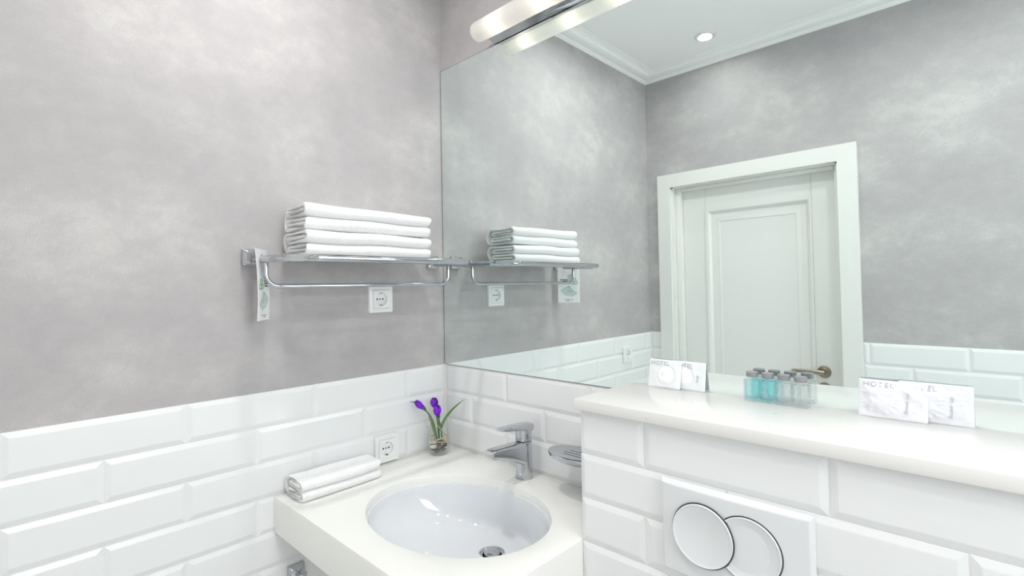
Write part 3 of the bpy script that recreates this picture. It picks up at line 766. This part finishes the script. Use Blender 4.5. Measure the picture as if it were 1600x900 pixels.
# ------------------------------------------------------------------ toiletry bottles on the ledge
def bottle(x, y, gel, label, rz):
    t = thing('toiletry_bottle', (0, 0, 0), label, 'bottle', 'small toiletry bottles on the ledge')
    hs = .0138; rings = []
    for z, s_ in ((0, .93), (.0012, 1.0), (.040, 1.0), (.0425, .96), (.0440, .85), (.0445, .62)):
        rings.append([(a * s_, c * s_, z) for a, c in rrect(hs, hs, .0032, 4)])
    body_ = B().loft(rings, True, True).build('bottle_body', BGLASS, t, angle=40)
    rings = []
    for z, s_ in ((.0045, .80), (.0055, .86), (.0395, .86), (.0405, .80)):
        rings.append([(a * s_, c * s_, z) for a, c in rrect(hs, hs, .003, 4)])
    B().loft(rings).build('gel', gel, body_, angle=40)
    B().lathe([(.0085, .044), (.0085, .047)], n=24).build('neck', BGLASS, body_)
    B().lathe([(0, .0465), (.0100, .0465), (.0110, .0475), (.0110, .0553), (.0103, .0562), (0, .0564)], n=32).build('cap', CAPM, t)
    me = text_mesh('HOTEL', .0085, .00005, 'CENTER', 1.1)
    me.transform(Matrix.Translation((0, -hs - .0003, .022)) @ Matrix.Rotation(R(90), 4, 'X') @ Matrix.Rotation(R(90), 4, 'Z') @ Matrix.Translation((0, -.003, 0)))
    finish('lettering', me, INKL, t, False)
    t.location = (x, y, ZL + .0002); t.rotation_euler = (0, 0, R(rz))
bottle(.9967, -.0258, BLUE, 'turquoise toiletry bottle with grey cap, farthest left on the ledge', 4)
bottle(1.0252, -.0248, BLUE, 'turquoise toiletry bottle with grey cap beside a clear bottle', 0)
bottle(1.0540, -.0265, CLEARGEL, 'clear toiletry bottle with grey cap beside a turquoise bottle', 2)
bottle(1.0832, -.0290, CLEARGEL, 'clear toiletry bottle with grey cap, farthest right of the four', -3)

# ------------------------------------------------------------------ sachets leaning on the mirror
def sachet(name, w, h, hf, material, label, cat, group, loc, lean, texts, extra=None, rz=0):
    t = thing(name, (0, 0, 0), label, cat, group)
    nx, nz = 44, 32
    def front(u, v): return .0010 + hf(u, v)
    vs_ = []; fs = []
    for side in (1, -1):
        for j in range(nz + 1):
            for i in range(nx + 1):
                u, v = i / nx, j / nz; e = min(u, 1 - u, v, 1 - v)
                th_ = (front(u, v) if side == 1 else .0008 + .35 * hf(u, v)) if e > 0 else 0
                vs_.append(((u - .5) * w, -side * th_, v * h))
    m_ = (nx + 1) * (nz + 1)
    for k in range(2):
        for j in range(nz):
            for i in range(nx):
                a = k * m_ + j * (nx + 1) + i; fs.append([a, a + 1, a + nx + 2, a + nx + 1])
    b_ = B(); b_.add(vs_, fs)
    me = b_.mesh('film', recalc=False)
    bm = bmesh.new(); bm.from_mesh(me); bmesh.ops.remove_doubles(bm, verts=bm.verts, dist=1e-6); bmesh.ops.recalc_face_normals(bm, faces=bm.faces); bm.to_mesh(me); bm.free()
    film = finish('film', me, material, t, True, 50)
    for txt, size, u, v, rot, ink, sp in texts:
        tm = text_mesh(txt, size, .00004, 'LEFT', sp)
        for vert in tm.vertices:
            p_ = Matrix.Rotation(R(rot), 2) @ Vector((vert.co.x, vert.co.y)); X, Z = (u - .5) * w + p_.x, v * h + p_.y
            uu, vv_ = min(max(X / w + .5, 0), 1), min(max(Z / h, 0), 1)
            vert.co = (X, -front(uu, vv_) - .0009 - vert.co.z, Z)
        finish('lettering', tm, ink, film, False)
    if extra: extra(film, front, w, h)
    t.location = loc; t.rotation_euler = (R(-lean), 0, R(rz))
def soap_bump(cu, cv, r, ht, w, h):
    def f(u, v):
        d = math.hypot((u - cu) * w, (v - cv) * h) / r
        b0 = ht * (1 - d ** 4) if d < 1 else 0
        ed = min(u, 1 - u) * w; ev = min(v, 1 - v) * h
        wr = .0009 * noise.noise(Vector((u * 5, v * 4, cu * 9))) * min(1, ed / .01) * min(1, ev / .01)
        tent = ht * .55 * max(0, 1 - max(0, d - 1) / .75) if d >= 1 else 0
        return max(0, max(b0, tent * (1 if d > 1 else 0), 0) + wr) * min(1, min(ed, ev) / .004 + .05)
    return f
def soap_disc(cu, cv, r):
    def ex(film, front, w, h):
        b_ = B(); n = 40; rings = []
        for f in (1.0, .93, .6, .05):
            ring = []
            for j in range(n):
                a = 2 * math.pi * j / n; X, Z = (cu - .5) * w + r * f * math.cos(a), cv * h + r * f * math.sin(a)
                ring.append((X, -front(min(max(X / w + .5, 0), 1), min(max(Z / h, 0), 1)) - (-.0002 if f == 1 else .0003), Z))
            rings.append(ring)
        b_.loft(rings, False, True); b_.build('soap', SOAP, film, angle=60)
    return ex
w1, h1 = .077, .0625
sachet('soap_sachet', w1, h1, soap_bump(.54, .44, .0225, .0036, w1, h1), SACH, 'pearl soap sachet marked HOTEL in front of the other soap sachet', 'sachet', 'soap sachets on the ledge',
       (.807, -.0265, ZL + .0004), 13, [('HOTEL', .0138, .06, .79, 0, INK, 1.05)], soap_disc(.54, .44, .0215))
sachet('soap_sachet', w1, h1 * .98, soap_bump(.36, .46, .0225, .0034, w1, h1), SACH, 'pearl soap sachet tucked behind the other, leaning on the mirror', 'sachet', 'soap sachets on the ledge',
       (.8585, -.0165, ZL + .0004), 9, [('HOTEL', .0138, .06, .79, -2, INK, 1.05), ('Soap', .0080, .80, .30, 88, INK, 1.0)], soap_disc(.36, .46, .0215), rz=0)
def cap_bump(seed, w, h):
    def f(u, v):
        ed = min(min(u, 1 - u) * w, min(v, 1 - v) * h)
        d = math.hypot((u - .32) / .30, (v - .48) / .46)
        pil = .0050 * max(0, 1 - d * d) + .0035 * math.sin(math.pi * u) * math.sin(math.pi * v)
        ru = .0012 * math.sin(18 * math.atan2(v - .48, u - .32)) * max(0, 1 - abs(d - .85) / .25)
        wr = .0024 * noise.noise(Vector((u * 5 + seed, v * 5, seed))) + .0012 * noise.noise(Vector((u * 13, v * 11, seed + 4)))
        return max(0, pil + ru + wr) * min(1, ed / .009)
    return f
w2, h2 = .094, .063
sachet('shower_cap_packet', w2, h2, cap_bump(1.3, w2, h2), SHOW, 'crinkled white shower cap packet in front of the other packet', 'packet', 'shower cap packets on the ledge',
       (1.2185, -.0300, ZL + .0004), 15, [('HOTEL', .0120, .07, .80, 0, INKL, 1.25), ('Shower cap', .0072, .73, .16, 88, INKL, 1.0)])
sachet('shower_cap_packet', w2, h2, cap_bump(4.7, w2, h2), SHOW, 'crinkled white shower cap packet half hidden behind the other packet', 'packet', 'shower cap packets on the ledge',
       (1.2735, -.0170, ZL + .0004), 6, [('HOTEL', .0120, .07, .80, 0, INKL, 1.25), ('Shower cap', .0072, .73, .16, 88, INKL, 1.0)])

# ------------------------------------------------------------------ vase with crocuses
VX, VY = .064, -.083
vase = thing('glass_vase', (VX, VY, ZC), 'clear glass bud vase in the counter corner holding purple flowers', 'vase')
outer = [(.0, .0), (.026, .0), (.0285, .002), (.0305, .010), (.0350, .030), (.0362, .043), (.0345, .056), (.0295, .072), (.0262, .086), (.0258, .098), (.0278, .110), (.0306, .120)]
inner = [(.0292, .1203), (.0264, .110), (.0244, .098), (.0248, .086), (.0281, .072), (.0331, .056), (.0348, .043), (.0336, .030), (.0290, .012), (.026, .0085), (0, .0075)]
B().lathe([(r, ZC + .0003 + z) for r, z in outer + inner], (VX, VY, 0), n=44).build('vase_body', GLASS, vase, angle=50)
ico = bmesh.new(); bmesh.ops.create_icosphere(ico, subdivisions=2, radius=1); icv = [v.co.copy() for v in ico.verts]; icf = [[v.index for v in f.verts] for f in ico.faces]; ico.free()
pbl = [(-.012, -.012, .016, 0), (.010, -.014, .0155, 0), (.016, .004, .016, 1), (-.002, .012, .016, 0), (-.017, .006, .017, 1), (.000, -.020, .0265, 2), (.017, -.010, .027, 0), (.014, .012, .028, 0), (-.012, .013, .028, 1), (-.020, -.006, .029, 0), (-.006, -.017, .038, 2), (.011, -.008, .0385, 0), (.002, .008, .0385, 1), (-.014, .004, .040, 0), (.019, .003, .040, 1)]
descr = ['dark grey', 'brown grey', 'cream']
where = ['at the bottom of the vase', 'in the middle of the vase', 'on top of the pebbles in the vase']
for i, (dx, dy, dz, c) in enumerate(pbl):
    dx, dy = dx * 1.08, dy * 1.08
    sx, sy, sz = random.uniform(.0085, .0115), random.uniform(.0065, .0085), random.uniform(.0055, .0068); rz_ = random.uniform(0, 3.1)
    if c == 2: sx = .0125; rz_ = R(44)
    vs_ = []
    for v in icv:
        k_ = 1 + .12 * noise.noise(v * 1.7 + Vector((i * 5, 0, 0))); q = Vector((v.x * sx * k_, v.y * sy * k_, v.z * sz * k_)); q.rotate(Matrix.Rotation(rz_, 3, 'Z')); vs_.append(q + Vector((VX + dx, VY + dy, ZC + dz)))
    bb_ = B(); bb_.add(vs_, icf); ob = bb_.build('pebble', PEB[c], None, angle=180)
    lv = 0 if dz < .02 else (1 if dz < .035 else 2)
    sd_ = Vector((dx, dy, 0)).dot(_R); fr_ = -Vector((dx, dy, 0)).dot(_F)
    side_ = ('front' if fr_ > .004 else 'back') + ' ' + ('left' if sd_ < -.005 else 'right' if sd_ > .005 else 'centre')
    tag(ob, 'small %s pebble %s, %s' % (descr[c], where[lv], side_), 'pebble', '%s pebbles %s' % (descr[c], where[lv]))
RV, FV = _R, -_F            # directions across and towards the room, seen from the middle of it
def V3(a, u, f=0): return Vector((VX, VY, ZC)) + RV * a + FV * f + Vector((0, 0, u))
pth = []
for i in range(90):
    a = i / 90 * 2 * math.pi * 3.2; r_ = .0275 + .0022 * math.sin(i * .9); pth.append(Vector((VX, VY, ZC)) + Vector((r_ * math.cos(a), r_ * math.sin(a), .045 + .007 * math.sin(a * 1.3 + i * .02) + .0010 * i * .06)))
pth += [V3(.016, .072, .012), V3(.004, .086, .012), V3(-.010, .100, .012), V3(-.014, .108, .010)]
tag(B().tube(pth, .0011, 6).build('raffia_string', RAFFIA), 'straw raffia string coiled inside the glass vase', 'string')
def petal_bloom(parent, base, axis, ln, rad, n_pet, m_out, m_in, opening):
    axis = axis.normalized(); u = axis.orthogonal().normalized(); w = axis.cross(u)
    for k in range(n_pet):
        inner_ = k >= 3; a0 = 2 * math.pi * k / 3 + (.9 if inner_ else 0)
        rings = []; L_ = ln * (.93 if inner_ else 1)
        for i in range(9):
            t = i / 8; rr_ = rad * (math.sin(math.pi * min(1, t * .80 + .10)) ** .75) * (.86 if inner_ else 1) * (1 + opening * t)
            half = R(66) * (math.sin(math.pi * (t * .88 + .06)) ** .8); row = []
            for j in range(7):
                a = a0 + half * (j - 3) / 3; rr3 = rr_ * (1 - .06 * abs(j - 3) / 3)
                row.append(base + axis * (L_ * t * (1 - .05 * abs(j - 3) / 3)) + (u * math.cos(a) + w * math.sin(a)) * rr3)
            rings.append(row)
        b_ = B(); b_.loft(rings, False, False, closed=False)
        pet = b_.build('petal', m_in if inner_ else (m_out[k % 3] if isinstance(m_out, tuple) else m_out), parent, angle=180, recalc=False)
        md_ = pet.modifiers.new('thickness', 'SOLIDIFY'); md_.thickness = .0005
def stem_curve(p0, p1, p2, n=12):
    return [p0 * (1 - t) ** 2 + p1 * 2 * t * (1 - t) + p2 * t * t for t in [i / n for i in range(n + 1)]]
def leaf(parent, pts, wid, m_, nrm=None):
    n_ = len(pts); rings = []
    for i, p_ in enumerate(pts):
        t = i / (n_ - 1); d = (pts[min(i + 1, n_ - 1)] - pts[max(i - 1, 0)]).normalized(); side = d.cross(nrm or FV).normalized(); nn = side.cross(d).normalized()
        hw = wid * (math.sin(math.pi * (.14 + .85 * t)) ** .8)
        rings.append([p_ - side * hw, p_ - nn * hw * .3 + nn * .0002, p_ + side * hw, p_ - nn * (hw * .3 + .0006)])
    return B().loft(rings).build('leaf', m_, parent, angle=60)
def flower(label, p0, p1, p2, axis, ln, rad, mo, mi, op=.1, leaves=()):
    f = thing('crocus', p0, label, 'flower', 'purple crocuses in the vase')
    B().tube(stem_curve(p0, p1, p2), .0022, 8).build('stem', STEM, f)
    ax = axis.normalized()
    cal = B(); cal.tube([p2 - ax * .006, p2, p2 + ax * .008], [.0022, .005, .0066], 10); cal.build('sepal', STEM, f)
    petal_bloom(f, p2, axis, ln, rad, 6, mo, mi, op)
    for pts, wd_, mm in leaves: leaf(f, pts, wd_, mm)
flower('purple crocus bud leaning left out of the vase', V3(-.006, .048), V3(-.012, .115, .0), V3(-.044, .148, .022), Vector((0, 0, .020)) - RV * .020 + FV * .004, .036, .0104, PETAL, PETAL, .05,
       [(stem_curve(V3(-.008, .05, .004), V3(-.014, .09, .006), V3(-.030, .121, .008), 10), .0045, LEAF), (stem_curve(V3(-.044, .150, .024), V3(-.066, .172, .03), V3(-.084, .174, .040), 8), .0018, STEM),
        (stem_curve(V3(-.036, .139, .018), V3(-.046, .156, .024), V3(-.058, .168, .026), 8), .0058, STEM)])
flower('dark purple crocus upright at the back of the bunch', V3(.000, .048, -.004), V3(-.002, .1, -.004), V3(-.011, .142, -.008), Vector((0, 0, 1)) - RV * .18, .034, .0125, (PETALD, PETALD, PETAL), PETAL, .1,
       [(stem_curve(V3(.000, .05, -.004), V3(-.004, .1, -.004), V3(.006, .146, -.006), 10), .0035, STEM)])
flower('purple crocus in front, centre of the bunch', V3(.004, .048, .004), V3(.002, .09, .006), V3(-.002, .122, .012), Vector((0, 0, 1)) + RV * .03 + FV * .1, .036, .0128, PETAL, PETALD, .08,
       [(stem_curve(V3(.006, .05, .004), V3(.000, .115, .006), V3(.086, .171, .004), 14), .0042, LEAF), (stem_curve(V3(.010, .05, .004), V3(.004, .08, .006), V3(.004, .110, .006), 10), .0055, LEAF)])
